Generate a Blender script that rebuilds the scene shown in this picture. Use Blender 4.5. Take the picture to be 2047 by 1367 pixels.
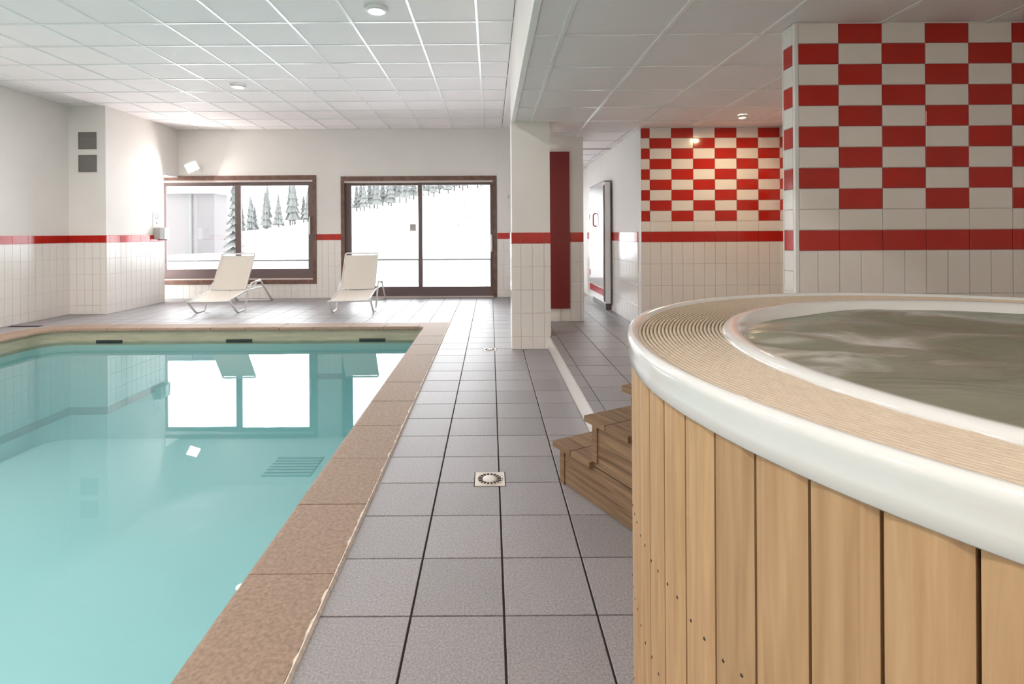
import bpy, bmesh, math, random
from mathutils import Vector, Matrix
random.seed(7)
PI = math.pi
for o in list(bpy.data.objects):
    bpy.data.objects.remove(o, do_unlink=True)
SC = bpy.context.scene
COL = SC.collection

# ------------------------------------------------------------------ camera
EYE = 1.228
F_PX, VPX, VPY, ROLL = 1048.0, 980.5, 466.5, 0.006
cam_d = bpy.data.cameras.new('camera')
cam = bpy.data.objects.new('camera', cam_d)
COL.objects.link(cam)
cam_d.sensor_width = 36.0
cam_d.lens = F_PX / 2047.0 * 36.0
cam_d.shift_x = (1023.5 - VPX) / 2047.0
cam_d.shift_y = -(683.5 - VPY) / 2047.0
cam_d.clip_start = 0.02
cam_d.clip_end = 500
cam.matrix_world = Matrix.Translation((0, 0, EYE)) @ Matrix.Rotation(PI / 2, 4, 'X') @ Matrix.Rotation(-ROLL, 4, 'Z')
SC.camera = cam

# ------------------------------------------------------------------ world, exposure
W = bpy.data.worlds.new('overcast_sky')
SC.world = W
W.use_nodes = True
bg = W.node_tree.nodes['Background']
bg.inputs['Color'].default_value = (0.97, 0.98, 1.0, 1)
SKY = 8.0
bg.inputs['Strength'].default_value = SKY
SC.view_settings.view_transform = 'Standard'
SC.view_settings.look = 'None'
SC.view_settings.gamma = 1.0
SC.view_settings.use_curve_mapping = False
SC.view_settings.exposure = 0.52
DOWNLIGHT_W = 33.0       # pool hall downlights: the visible pair and the added fill lamps
LOWFILL_W = 13.0        # added fill lamps in the low ceiling, out of view
WARM_W = 6.5            # warm spot in the checkered alcove
FLOOD_W = 14.0           # floodlight above the window

def portal(loc, rot, sx, sy):
    d = bpy.data.lights.new('window_portal', 'AREA')
    d.shape = 'RECTANGLE'; d.size = sx; d.size_y = sy
    d.cycles.is_portal = True
    o = bpy.data.objects.new('window_portal', d)
    COL.objects.link(o); o.location = loc; o.rotation_euler = rot
    return o
portal((-4.83, 10.35, 1.32), (-PI / 2, 0, 0), 3.0, 2.1)
portal((-1.38, 10.35, 1.18), (-PI / 2, 0, 0), 3.0, 2.35)
portal((1.035, 10.35, 1.19), (-PI / 2, 0, 0), 1.1, 2.1)

# ------------------------------------------------------------------ materials
MAT = {}
def srgb(r, g, b):
    f = lambda c: (c / 255 / 12.92) if c / 255 <= 0.04045 else ((c / 255 + 0.055) / 1.055) ** 2.4
    return (f(r), f(g), f(b), 1)
def L(r, g, b): return (r, g, b, 1)

def mat(name, col, rough=0.5, spec=0.5, metal=0.0, noise=None, bump=None, emit=None, coat=0.0):
    """noise=(scale, amount, detail, stretch) colour variation ; bump=(scale, strength, distance)"""
    m = bpy.data.materials.new(name); m.use_nodes = True
    nt = m.node_tree; b = nt.nodes['Principled BSDF']
    b.inputs['Base Color'].default_value = col
    b.inputs['Roughness'].default_value = rough
    b.inputs['Specular IOR Level'].default_value = spec
    b.inputs['Metallic'].default_value = metal
    b.inputs['Coat Weight'].default_value = coat
    b.inputs['Coat Roughness'].default_value = 0.08
    geo = nt.nodes.new('ShaderNodeNewGeometry')
    if noise:
        sc, amt, det, st = noise
        mp = nt.nodes.new('ShaderNodeMapping'); mp.inputs['Scale'].default_value = st
        nt.links.new(geo.outputs['Position'], mp.inputs['Vector'])
        n = nt.nodes.new('ShaderNodeTexNoise'); n.inputs['Scale'].default_value = sc; n.inputs['Detail'].default_value = det
        nt.links.new(mp.outputs[0], n.inputs['Vector'])
        r = nt.nodes.new('ShaderNodeValToRGB')
        r.color_ramp.elements[0].position = 0.3; r.color_ramp.elements[1].position = 0.7
        r.color_ramp.elements[0].color = tuple(c * (1 - amt) for c in col[:3]) + (1,)
        r.color_ramp.elements[1].color = tuple(min(1, c * (1 + amt)) for c in col[:3]) + (1,)
        nt.links.new(n.outputs['Fac'], r.inputs['Fac'])
        nt.links.new(r.outputs['Color'], b.inputs['Base Color'])
    if bump:
        sc, stg, dist = bump
        n2 = nt.nodes.new('ShaderNodeTexNoise'); n2.inputs['Scale'].default_value = sc; n2.inputs['Detail'].default_value = 4
        nt.links.new(geo.outputs['Position'], n2.inputs['Vector'])
        bp = nt.nodes.new('ShaderNodeBump'); bp.inputs['Strength'].default_value = stg; bp.inputs['Distance'].default_value = dist
        nt.links.new(n2.outputs['Fac'], bp.inputs['Height'])
        nt.links.new(bp.outputs[0], b.inputs['Normal'])
    if emit:
        b.inputs['Emission Color'].default_value = emit[0]; b.inputs['Emission Strength'].default_value = emit[1]
    MAT[name] = m
    return m

mat('paint', L(0.86, 0.825, 0.79), 0.7, 0.3, noise=(1.5, 0.02, 3, (1, 1, 1)))
mat('grout_light', L(0.66, 0.60, 0.53), 0.8, 0.2)
mat('tile_white', L(0.85, 0.81, 0.765), 0.16, 0.5)
mat('tile_red', L(0.50, 0.022, 0.014), 0.12, 0.5, noise=(3, 0.08, 2, (1, 1, 1)))
mat('corner_bead', L(0.85, 0.84, 0.82), 0.3)
mat('grout_dark', L(0.045, 0.038, 0.034), 0.9, 0.1)
mat('coping_stone', L(0.32, 0.222, 0.16), 0.6, 0.4, noise=(70, 0.24, 8, (1, 1, 1)), bump=(160, 0.6, 0.004))
mat('sealant', L(0.70, 0.62, 0.54), 0.8, noise=(60, 0.2, 3, (1, 1, 1)), bump=(90, 0.8, 0.004))
mat('waterline_beige', L(0.44, 0.40, 0.29), 0.5, noise=(4, 0.12, 3, (1, 1, 8)))
mat('pool_liner', L(0.55, 0.81, 0.82), 0.6, 0.2)
mat('dark_slot', L(0.03, 0.045, 0.04), 0.5)
mat('pool_grate', L(0.48, 0.74, 0.75), 0.5)
mat('ceiling_tile', L(0.96, 0.895, 0.89), 0.85, 0.15, bump=(160, 0.15, 0.002))
mat('ceiling_bar', L(0.95, 0.95, 0.94), 0.25)
mat('ceiling_void', L(0.10, 0.10, 0.10), 0.9)
mat('wood_frame', L(0.17, 0.085, 0.060), 0.45, noise=(9, 0.35, 5, (1, 8, 1)))
mat('sash', L(0.15, 0.105, 0.100), 0.4)
mat('sash_strip', L(0.70, 0.60, 0.56), 0.4)
mat('handle_pale', L(0.78, 0.76, 0.74), 0.3)
mat('red_door', L(0.20, 0.016, 0.016), 0.35)
mat('acrylic', L(0.76, 0.765, 0.745), 0.10, 0.5, coat=0.4)
mat('mat_ridge', L(0.60, 0.50, 0.39), 0.75, 0.2, noise=(50, 0.06, 3, (1, 1, 1)))
mat('screw', L(0.06, 0.04, 0.03), 0.5, metal=0.4)
mat('plank_gap', L(0.03, 0.02, 0.012), 0.9)
mat('white_metal', L(0.80, 0.79, 0.77), 0.35)
mat('sling_fabric', L(0.80, 0.74, 0.66), 0.8)
mat('black_plastic', L(0.02, 0.02, 0.02), 0.4)
mat('vent_grey', L(0.20, 0.185, 0.175), 0.5)
mat('vent_slat', L(0.24, 0.22, 0.21), 0.45)
mat('white_plastic', L(0.82, 0.81, 0.78), 0.35)
mat('grey_plastic', L(0.50, 0.49, 0.47), 0.35)
mat('paper', L(0.88, 0.88, 0.87), 0.8)
mat('ink', L(0.25, 0.25, 0.26), 0.8)
mat('drain_plate', L(0.74, 0.68, 0.62), 0.35, 0.5)
mat('drain_hole', L(0.02, 0.016, 0.012), 0.8)
mat('white_lacquer', L(0.85, 0.84, 0.84), 0.12)
mat('edge_dark', L(0.16, 0.13, 0.13), 0.4)
mat('red_trim', L(0.55, 0.05, 0.06), 0.25)
mat('snow', L(0.90, 0.91, 0.93), 0.9, 0.1, bump=(1.3, 0.3, 0.05))
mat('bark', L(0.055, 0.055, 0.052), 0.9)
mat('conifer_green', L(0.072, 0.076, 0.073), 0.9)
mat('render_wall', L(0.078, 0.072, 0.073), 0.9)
mat('pipe_grey', L(0.055, 0.06, 0.06), 0.6)
mat('parapet_wall', L(0.24, 0.24, 0.24), 0.9)
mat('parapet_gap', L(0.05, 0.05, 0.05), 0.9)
mat('lamp_glow', L(0.9, 0.9, 0.9), 0.4, emit=(L(1, 0.97, 0.93), 3.0))
mat('warm_glow', L(0.9, 0.9, 0.9), 0.4, emit=(L(1, 0.78, 0.5), 25.0))
mat('flood_glow', L(0.9, 0.9, 0.9), 0.4, emit=(L(1, 0.96, 0.93), 45.0))
mat('lamp_white', L(0.84, 0.83, 0.82), 0.35)

def floor_tile_mat():
    m = bpy.data.materials.new('floor_tile'); m.use_nodes = True
    nt = m.node_tree; b = nt.nodes['Principled BSDF']
    b.inputs['Roughness'].default_value = 0.42
    geo = nt.nodes.new('ShaderNodeNewGeometry')
    inf = nt.nodes.new('ShaderNodeObjectInfo')
    n = nt.nodes.new('ShaderNodeTexNoise'); n.inputs['Scale'].default_value = 150; n.inputs['Detail'].default_value = 3
    nt.links.new(geo.outputs['Position'], n.inputs['Vector'])
    r = nt.nodes.new('ShaderNodeValToRGB')
    r.color_ramp.elements[0].position = 0.32; r.color_ramp.elements[1].position = 0.68
    r.color_ramp.elements[0].color = L(0.235, 0.221, 0.226); r.color_ramp.elements[1].color = L(0.375, 0.356, 0.366)
    nt.links.new(n.outputs['Fac'], r.inputs['Fac'])
    hsv = nt.nodes.new('ShaderNodeHueSaturation')
    mr = nt.nodes.new('ShaderNodeMapRange'); mr.inputs['To Min'].default_value = 0.92; mr.inputs['To Max'].default_value = 1.08
    nt.links.new(inf.outputs['Random'], mr.inputs['Value']); nt.links.new(mr.outputs[0], hsv.inputs['Value'])
    nt.links.new(r.outputs['Color'], hsv.inputs['Color']); nt.links.new(hsv.outputs['Color'], b.inputs['Base Color'])
    bp = nt.nodes.new('ShaderNodeBump'); bp.inputs['Strength'].default_value = 0.45; bp.inputs['Distance'].default_value = 0.004
    n2 = nt.nodes.new('ShaderNodeTexNoise'); n2.inputs['Scale'].default_value = 110; n2.inputs['Detail'].default_value = 2
    nt.links.new(geo.outputs['Position'], n2.inputs['Vector'])
    nt.links.new(n2.outputs['Fac'], bp.inputs['Height']); nt.links.new(bp.outputs[0], b.inputs['Normal'])
    MAT['floor_tile'] = m
floor_tile_mat()

def wood_mat(name, c0, c1, rough, axis='z'):
    m = bpy.data.materials.new(name); m.use_nodes = True
    nt = m.node_tree; b = nt.nodes['Principled BSDF']; b.inputs['Roughness'].default_value = rough
    tc = nt.nodes.new('ShaderNodeTexCoord'); inf = nt.nodes.new('ShaderNodeObjectInfo')
    add = nt.nodes.new('ShaderNodeVectorMath'); add.operation = 'ADD'
    mul = nt.nodes.new('ShaderNodeMath'); mul.operation = 'MULTIPLY'; mul.inputs[1].default_value = 37.0
    nt.links.new(inf.outputs['Random'], mul.inputs[0])
    cmb = nt.nodes.new('ShaderNodeCombineXYZ')
    for i in range(3): nt.links.new(mul.outputs[0], cmb.inputs[i])
    nt.links.new(tc.outputs['Object'], add.inputs[0]); nt.links.new(cmb.outputs[0], add.inputs[1])
    mp = nt.nodes.new('ShaderNodeMapping')
    mp.inputs['Scale'].default_value = (34, 34, 1.6) if axis == 'z' else (1.6, 34, 34)
    nt.links.new(add.outputs[0], mp.inputs['Vector'])
    n = nt.nodes.new('ShaderNodeTexNoise'); n.inputs['Scale'].default_value = 1.6; n.inputs['Detail'].default_value = 6; n.inputs['Distortion'].default_value = 0.6
    nt.links.new(mp.outputs[0], n.inputs['Vector'])
    r = nt.nodes.new('ShaderNodeValToRGB'); r.color_ramp.elements[0].position = 0.28; r.color_ramp.elements[1].position = 0.72
    r.color_ramp.elements[0].color = c0; r.color_ramp.elements[1].color = c1
    nt.links.new(n.outputs['Fac'], r.inputs['Fac'])
    hsv = nt.nodes.new('ShaderNodeHueSaturation')
    mr = nt.nodes.new('ShaderNodeMapRange'); mr.inputs['To Min'].default_value = 0.88; mr.inputs['To Max'].default_value = 1.1
    nt.links.new(inf.outputs['Random'], mr.inputs['Value']); nt.links.new(mr.outputs[0], hsv.inputs['Value'])
    nt.links.new(r.outputs['Color'], hsv.inputs['Color']); nt.links.new(hsv.outputs['Color'], b.inputs['Base Color'])
    bp = nt.nodes.new('ShaderNodeBump'); bp.inputs['Strength'].default_value = 0.15; bp.inputs['Distance'].default_value = 0.003
    nt.links.new(n.outputs['Fac'], bp.inputs['Height']); nt.links.new(bp.outputs[0], b.inputs['Normal'])
    MAT[name] = m
wood_mat('plank_wood', L(0.40, 0.235, 0.112), L(0.56, 0.37, 0.20), 0.5, 'z')
wood_mat('step_wood', L(0.13, 0.078, 0.042), L(0.31, 0.20, 0.115), 0.7, 'x')

def clear_mat(name, tint, ior, rough, bump=None):
    m = bpy.data.materials.new(name); m.use_nodes = True
    nt = m.node_tree; nt.nodes.remove(nt.nodes['Principled BSDF'])
    out = nt.nodes['Material Output']
    fr = nt.nodes.new('ShaderNodeFresnel'); fr.inputs['IOR'].default_value = ior
    tr = nt.nodes.new('ShaderNodeBsdfTransparent'); tr.inputs['Color'].default_value = tint
    gl = nt.nodes.new('ShaderNodeBsdfGlossy'); gl.inputs['Roughness'].default_value = rough
    mx = nt.nodes.new('ShaderNodeMixShader')
    nt.links.new(fr.outputs[0], mx.inputs[0]); nt.links.new(tr.outputs[0], mx.inputs[1]); nt.links.new(gl.outputs[0], mx.inputs[2])
    nt.links.new(mx.outputs[0], out.inputs['Surface'])
    if bump:
        geo = nt.nodes.new('ShaderNodeNewGeometry')
        n = nt.nodes.new('ShaderNodeTexNoise'); n.inputs['Scale'].default_value = bump[0]; n.inputs['Detail'].default_value = 2
        nt.links.new(geo.outputs['Position'], n.inputs['Vector'])
        bp = nt.nodes.new('ShaderNodeBump'); bp.inputs['Strength'].default_value = bump[1]; bp.inputs['Distance'].default_value = bump[2]
        nt.links.new(n.outputs['Fac'], bp.inputs['Height'])
        nt.links.new(bp.outputs[0], fr.inputs['Normal']); nt.links.new(bp.outputs[0], gl.inputs['Normal'])
    MAT[name] = m
clear_mat('glass', L(0.97, 0.98, 0.98), 1.45, 0.0)
clear_mat('pool_water', L(0.86, 0.97, 0.97), 1.33, 0.0, bump=(2.2, 0.05, 0.006))

def tub_water_mat():
    m = bpy.data.materials.new('tub_water'); m.use_nodes = True
    nt = m.node_tree; b = nt.nodes['Principled BSDF']
    b.inputs['Roughness'].default_value = 0.22
    b.inputs['IOR'].default_value = 1.33
    geo = nt.nodes.new('ShaderNodeNewGeometry')
    mp = nt.nodes.new('ShaderNodeMapping'); mp.inputs['Scale'].default_value = (1.5, 3.5, 1); mp.inputs['Rotation'].default_value = (0, 0, 0.35)
    nt.links.new(geo.outputs['Position'], mp.inputs['Vector'])
    n = nt.nodes.new('ShaderNodeTexNoise'); n.inputs['Scale'].default_value = 1.5; n.inputs['Detail'].default_value = 7; n.inputs['Distortion'].default_value = 1.6
    nt.links.new(mp.outputs[0], n.inputs['Vector'])
    # foam gathers around the jets by the left edge
    dist = nt.nodes.new('ShaderNodeVectorMath'); dist.operation = 'DISTANCE'; dist.inputs[1].default_value = (0.74, 1.22, 0.95)
    nt.links.new(geo.outputs['Position'], dist.inputs[0])
    mr = nt.nodes.new('ShaderNodeMapRange'); mr.inputs['From Min'].default_value = 0.05; mr.inputs['From Max'].default_value = 0.52
    mr.inputs['To Min'].default_value = 0.30; mr.inputs['To Max'].default_value = 0.0
    nt.links.new(dist.outputs['Value'], mr.inputs['Value'])
    ad = nt.nodes.new('ShaderNodeMath'); ad.operation = 'ADD'
    nt.links.new(n.outputs['Fac'], ad.inputs[0]); nt.links.new(mr.outputs[0], ad.inputs[1])
    r = nt.nodes.new('ShaderNodeValToRGB'); e = r.color_ramp.elements
    e[0].position = 0.50; e[0].color = L(0.20, 0.22, 0.155)
    e[1].position = 0.86; e[1].color = L(0.70, 0.69, 0.65)
    x = e.new(0.66); x.color = L(0.26, 0.265, 0.205)
    nt.links.new(ad.outputs[0], r.inputs['Fac']); nt.links.new(r.outputs['Color'], b.inputs['Base Color'])
    bp = nt.nodes.new('ShaderNodeBump'); bp.inputs['Strength'].default_value = 0.5; bp.inputs['Distance'].default_value = 0.03
    nt.links.new(n.outputs['Fac'], bp.inputs['Height']); nt.links.new(bp.outputs[0], b.inputs['Normal'])
    MAT['tub_water'] = m
tub_water_mat()

# ------------------------------------------------------------------ builders
def tag(o, label=None, cat=None, group=None, kind=None):
    if label: o['label'] = label
    if cat: o['category'] = cat
    if group: o['group'] = group
    if kind: o['kind'] = kind
    return o
def empty(name, loc=(0, 0, 0), rz=0.0):
    o = bpy.data.objects.new(name, None); COL.objects.link(o)
    o.location = loc; o.rotation_euler = (0, 0, rz); o.empty_display_size = 0.1
    return o
def link(name, me, material, parent=None, loc=(0, 0, 0), rot=(0, 0, 0), smooth=False):
    if material and not me.materials:
        me.materials.append(MAT[material])
    if smooth:
        for p in me.polygons: p.use_smooth = True
    o = bpy.data.objects.new(name, me); COL.objects.link(o)
    o.parent = parent; o.location = loc; o.rotation_euler = rot
    return o
def mesh(name, verts, faces, fix=True):
    me = bpy.data.meshes.new(name); me.from_pydata([tuple(v) for v in verts], [], faces)
    if fix:
        bm = bmesh.new(); bm.from_mesh(me); bmesh.ops.recalc_face_normals(bm, faces=bm.faces); bm.to_mesh(me); bm.free()
    return me

class MB:
    def __init__(s): s.v = []; s.f = []
    def add(s, v, f):
        n = len(s.v); s.v += [tuple(p) for p in v]; s.f += [tuple(i + n for i in q) for q in f]; return s
    def box(s, x0, y0, z0, x1, y1, z1):
        v = [(x, y, z) for z in (z0, z1) for y in (y0, y1) for x in (x0, x1)]
        return s.add(v, [(0, 2, 3, 1), (4, 5, 7, 6), (0, 1, 5, 4), (2, 6, 7, 3), (0, 4, 6, 2), (1, 3, 7, 5)])
    def prism(s, poly, z0, z1):
        n = len(poly)
        v = [(x, y, z0) for x, y in poly] + [(x, y, z1) for x, y in poly]
        return s.add(v, [tuple(range(n))[::-1], tuple(range(n, 2 * n))] + [(i, (i + 1) % n, n + (i + 1) % n, n + i) for i in range(n)])
    def tube(s, pts, r, n=8, closed=False, r1=None):
        pts = [Vector(p) for p in pts]; m = len(pts); base = len(s.v)
        up = None; V = []
        for i, p in enumerate(pts):
            a = pts[i - 1] if (i or closed) else p; b = pts[(i + 1) % m] if (i < m - 1 or closed) else p
            t = (b - a).normalized()
            if up is None: up = t.orthogonal().normalized()
            up = (up - t * up.dot(t)).normalized(); w = t.cross(up)
            rr = r if r1 is None else r + (r1 - r) * i / (m - 1)
            V += [p + (up * math.cos(2 * PI * k / n) + w * math.sin(2 * PI * k / n)) * rr for k in range(n)]
        Fc = []
        for i in range(m if closed else m - 1):
            j = (i + 1) % m
            Fc += [(i * n + k, i * n + (k + 1) % n, j * n + (k + 1) % n, j * n + k) for k in range(n)]
        if not closed: Fc += [tuple(range(n))[::-1], tuple((m - 1) * n + k for k in range(n))]
        return s.add(V, Fc)
    def lathe(s, prof, n=32, c=(0, 0), a0=0.0, a1=2 * PI, cap=False):
        full = abs(a1 - a0 - 2 * PI) < 1e-6; k = len(prof); steps = n if full else n + 1
        V = []
        for i in range(steps):
            a = a0 + (a1 - a0) * i / n
            V += [(c[0] + r * math.cos(a), c[1] + r * math.sin(a), z) for r, z in prof]
        Fc = []
        for i in range(n):
            j = (i + 1) % steps
            Fc += [(i * k + q, j * k + q, j * k + q + 1, i * k + q + 1) for q in range(k - 1)]
        return s.add(V, Fc)
    def me(s, name, fix=True): return mesh(name, s.v, s.f, fix)
    def obj(s, name, material, parent=None, loc=(0, 0, 0), rot=(0, 0, 0), smooth=False):
        return link(name, s.me(name), material, parent, loc, rot, smooth)
def box(name, material, x0, y0, z0, x1, y1, z1, parent=None):
    c = ((x0 + x1) / 2, (y0 + y1) / 2, (z0 + z1) / 2)
    a, b, d = (x1 - x0) / 2, (y1 - y0) / 2, (z1 - z0) / 2
    if parent and parent.get('kind') == 'structure' and parent.type == 'MESH': c = Vector(c) - parent.location
    return MB().box(-a, -b, -d, a, b, d).obj(name, material, parent, c)
def struct(o, label=None):
    o['kind'] = 'structure'
    if label: o['label'] = label
    return o
def smooth_path(pts, r=0.05, n=5):
    """round the corners of a polyline"""
    P = [Vector(p) for p in pts]; out = [P[0]]
    for i in range(1, len(P) - 1):
        a, b, c = P[i - 1], P[i], P[i + 1]
        d1 = min(r, (a - b).length * 0.45); d2 = min(r, (c - b).length * 0.45)
        s0 = b + (a - b).normalized() * d1; s1 = b + (c - b).normalized() * d2
        for k in range(n + 1):
            t = k / n; out.append(s0 * (1 - t) ** 2 + b * 2 * t * (1 - t) + s1 * t * t)
    out.append(P[-1]); return out

TILE_CACHE = {}
def tile_mesh(w, h, th, n, material, ch=0.0015):
    """chamfered slab centred on its back face; n = outward axis ('-y','+x','-x','+z','-z')"""
    key = (round(w, 4), round(h, 4), th, n, material, ch)
    if key in TILE_CACHE: return TILE_CACHE[key]
    a, b = w / 2, h / 2
    R = [(-a, -b, 0), (a, -b, 0), (a, b, 0), (-a, b, 0)]
    R += [(u, v, th - ch) for u, v, _ in R[:4]]
    R += [(-a + ch, -b + ch, th), (a - ch, -b + ch, th), (a - ch, b - ch, th), (-a + ch, b - ch, th)]
    Fc = [(8, 9, 10, 11)]
    for i in range(4):
        j = (i + 1) % 4
        Fc += [(i, j, 4 + j, 4 + i), (4 + i, 4 + j, 8 + j, 8 + i)]
    mp = {'-y': lambda u, v, t: (u, -t, v), '+x': lambda u, v, t: (t, u, v), '-x': lambda u, v, t: (-t, -u, v),
          '+z': lambda u, v, t: (u, v, t), '-z': lambda u, v, t: (u, -v, -t)}[n]
    me = mesh('tile', [mp(*p) for p in R], Fc, fix=False)
    me.materials.append(MAT[material]); TILE_CACHE[key] = me
    return me
def put_tile(parent, n, plane, u0, v0, u1, v1, material, gap=0.003, th=0.008, name='tile', ch=0.0015):
    w, h = abs(u1 - u0) - gap, abs(v1 - v0) - gap
    if w < 0.008 or h < 0.008: return None
    me = tile_mesh(w, h, th, n, material, ch)
    u, v = (u0 + u1) / 2, (v0 + v1) / 2
    loc = {'-y': (u, plane, v), '+x': (plane, u, v), '-x': (plane, u, v), '+z': (u, v, plane), '-z': (u, v, plane)}[n]
    o = bpy.data.objects.new(name, me); COL.objects.link(o); o.parent = parent; o.location = Vector(loc) - (parent.location if parent else Vector())
    return o

TW, TH = 0.2455, 0.1175                 # wall tile
BAND0 = 1.118; BAND1 = BAND0 + TH       # red band
ZLOW, ZPOOL = 2.41, 3.26                # ceilings
def cuts(a, b, pitch, phase):
    """cell edges between a and b on a lattice phase + k*pitch"""
    k = math.ceil((a - phase) / pitch + 1e-6); e = [a]
    while phase + k * pitch < b - 1e-4:
        e.append(phase + k * pitch); k += 1
    return e + [b]
def dado(parent, n, plane, a, b, z0, phase, z1=BAND0, band=True):
    """upright white tiles below the red band, then the band"""
    for u0, u1 in zip(*(lambda e: (e[:-1], e[1:]))(cuts(a, b, TW / 2, phase))):
        z = z1 if abs(z1 - BAND0) > 1e-6 else BAND0
        top = z1
        zs = [BAND0 - k * TW for k in range(6)]
        rows = [(max(zs[k + 1], z0), min(zs[k], top)) for k in range(5)]
        for lo, hi in rows:
            if hi - lo > 0.01: put_tile(parent, n, plane, u0, lo, u1, hi, 'tile_white')
    if band:
        for u0, u1 in zip(*(lambda e: (e[:-1], e[1:]))(cuts(a, b, TW, phase))):
            put_tile(parent, n, plane, u0, BAND0, u1, BAND1, 'tile_red')
def checker(parent, n, plane, a, b, phase, ztop, flip=0, rev=False):
    """white course above the band, then red/white chequer up to ztop"""
    e = cuts(a, b, TW, phase)
    for u0, u1 in zip(e[:-1], e[1:]):
        idx = math.floor(((u0 + u1) / 2 - phase) / TW) + flip
        put_tile(parent, n, plane, u0, BAND1, u1, BAND1 + TH, 'tile_white')
        for r in range(1, 10):
            z0 = BAND1 + TH * r; z1 = min(z0 + TH, ztop)
            if z1 - z0 < 0.01: continue
            put_tile(parent, n, plane, u0, z0, u1, z1, 'tile_red' if (idx + r) % 2 == 0 else 'tile_white')

# ------------------------------------------------------------------ room layout
XL, XPIER, XSOF, XCURB = -6.60, -6.02, 0.232, 0.605
YB, YPIER, YNOTCH = 10.13, 8.21, 9.67
YFRONT = -3.2
XR = 3.46
# pool
PX0, PX1, PY0, PY1 = -5.80, -0.888, -2.3, 6.88     # inner coping edges
CW = 0.325                                          # coping width
WATER = -0.168
DEEP = -1.45

# --- floor: slab + 30 cm tiles
floor = MB()
floor.box(PX1 + CW - 0.02, YFRONT, -0.16, 3.46, 10.4, -0.006)
floor.box(XL - 0.2, PY1 + CW - 0.02, -0.16, PX1 + CW - 0.02, 10.4, -0.006)
floor.box(XL - 0.2, YFRONT, -0.16, PX0 - CW + 0.02, PY1 + CW - 0.02, -0.006)
floor.box(PX0 - CW + 0.02, YFRONT, -0.16, PX1 + CW - 0.02, PY0 - CW + 0.02, -0.006)
floor = struct(floor.obj('floor', 'grout_dark'), 'grey tiled pool deck')
P, X0, Y0 = 0.30, 0.037, 1.686
cells = []
gx = [X0 + P * k for k in range(-24, 10)]; gy = [Y0 + P * k for k in range(-10, 30)]
DR = [(-0.088, 2.545, 0.067, 2.696), (-0.085, 5.475, 0.058, 5.62)]
OUTX, OUTY, OUTL = PX1 + CW, PY1 + CW, PX0 - CW
for i in range(len(gx) - 1):
    for j in range(len(gy) - 1):
        x0, x1, y0, y1 = gx[i], gx[i + 1], gy[j], gy[j + 1]
        if y0 >= YB or x1 <= XL: continue
        y1 = min(y1, YB + 0.02); x0 = max(x0, XL)
        mx, my = (x0 + x1) / 2, (y0 + y1) / 2
        parts = []
        if x1 > OUTX + 0.02:                              # walkway right of the pool
            if x0 < OUTX + 0.01 and my < OUTY: x0 = OUTX
            if y0 < 3.10 and x0 < 1.2:
                parts = [(x0, y0, x1, min(y1, 3.10))]
                if y1 > 3.10 and x0 < XCURB: parts.append((x0, 3.10, min(x1, XCURB), y1))
                if y1 > 3.10 and x1 <= XCURB + 0.001: parts = [(x0, y0, x1, y1)]
            elif x0 < XCURB: parts = [(x0, y0, min(x1, XCURB), y1)]
            else: continue
        elif y1 > OUTY:
            parts = [(x0, max(y0, OUTY), x1, y1)]
        elif x0 < OUTL:
            parts = [(x0, y0, min(x1, OUTL), y1)]
        for q in parts:
            if q[2] - q[0] > 0.02 and q[3] - q[1] > 0.02 and q[1] > -0.2: cells.append(q)
# tiles notched around the floor drains
out = []
for q in cells:
    rest = [q]
    for d in []:
        nx = []
        for a in rest:
            if a[2] <= d[0] or a[0] >= d[2] or a[3] <= d[1] or a[1] >= d[3]: nx.append(a); continue
            if a[0] < d[0]: nx.append((a[0], a[1], d[0], a[3]))
            if a[2] > d[2]: nx.append((d[2], a[1], a[2], a[3]))
            l, r_ = max(a[0], d[0]), min(a[2], d[2])
            if a[1] < d[1]: nx.append((l, a[1], r_, d[1]))
            if a[3] > d[3]: nx.append((l, d[3], r_, a[3]))
        rest = nx
    out += [(a, len(rest) > 1) for a in rest]
out += [((OUTL, PY1 - 0.32, OUTL + 0.25, OUTY), False), ((OUTL + 0.25, PY1 + 0.10, OUTL + 0.55, OUTY), False)]
out.sort(key=lambda t: (t[0][0] ** 2 + t[0][1] ** 2))
far = MB()
for k, (q, cut) in enumerate(out):
    if k < 290:
        put_tile(floor, '+z', -0.008, q[0], q[1], q[2], q[3], 'floor_tile', gap=0.0015 if cut else 0.007)
    else:
        far.box(q[0] + .0035, q[1] + .0035, -0.008, q[2] - .0035, q[3] - .0035, 0.0)
if far.v:
    o = far.obj('tiles', 'floor_tile', floor); o['kind'] = 'stuff'

PTX, PTY = 1.733, 2.974
# --- raised floor on the right
ZR = 0.14
fr = MB().box(XCURB + 0.012, 3.10, -0.16, 3.4, 10.4, ZR - 0.006).obj('floor_raised', 'grout_dark')
struct(fr, 'raised grey tiled floor beside the column')
gxr = [XCURB + 0.012, 0.70] + [0.70 + 0.3 * k for k in range(1, 10)]
for i in range(len(gxr) - 1):
    for j in range(24):
        y0, y1 = 3.10 + 0.3 * j + (0.0), 3.10 + 0.3 * (j + 1)
        if y0 > YB: continue
        if gxr[i] > 1.75 and y0 > 6.0: continue
        put_tile(fr, '+z', ZR - 0.008, gxr[i], y0, min(gxr[i + 1], 3.4), min(y1, YB + .02), 'floor_tile', gap=0.006)
curb = box('curb_face', 'tile_white', XCURB, 3.10, -0.006, XCURB + 0.012, 5.56, ZR - 0.012, fr)
box('curb_face', 'tile_white', XCURB, 3.088, -0.006, PTX + 0.01, 3.10, ZR - 0.012, fr)
box('curb_edge', 'white_lacquer', XCURB - 0.004, 3.084, ZR - 0.012, PTX + 0.01, 3.10, ZR + 0.001, fr)
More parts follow.
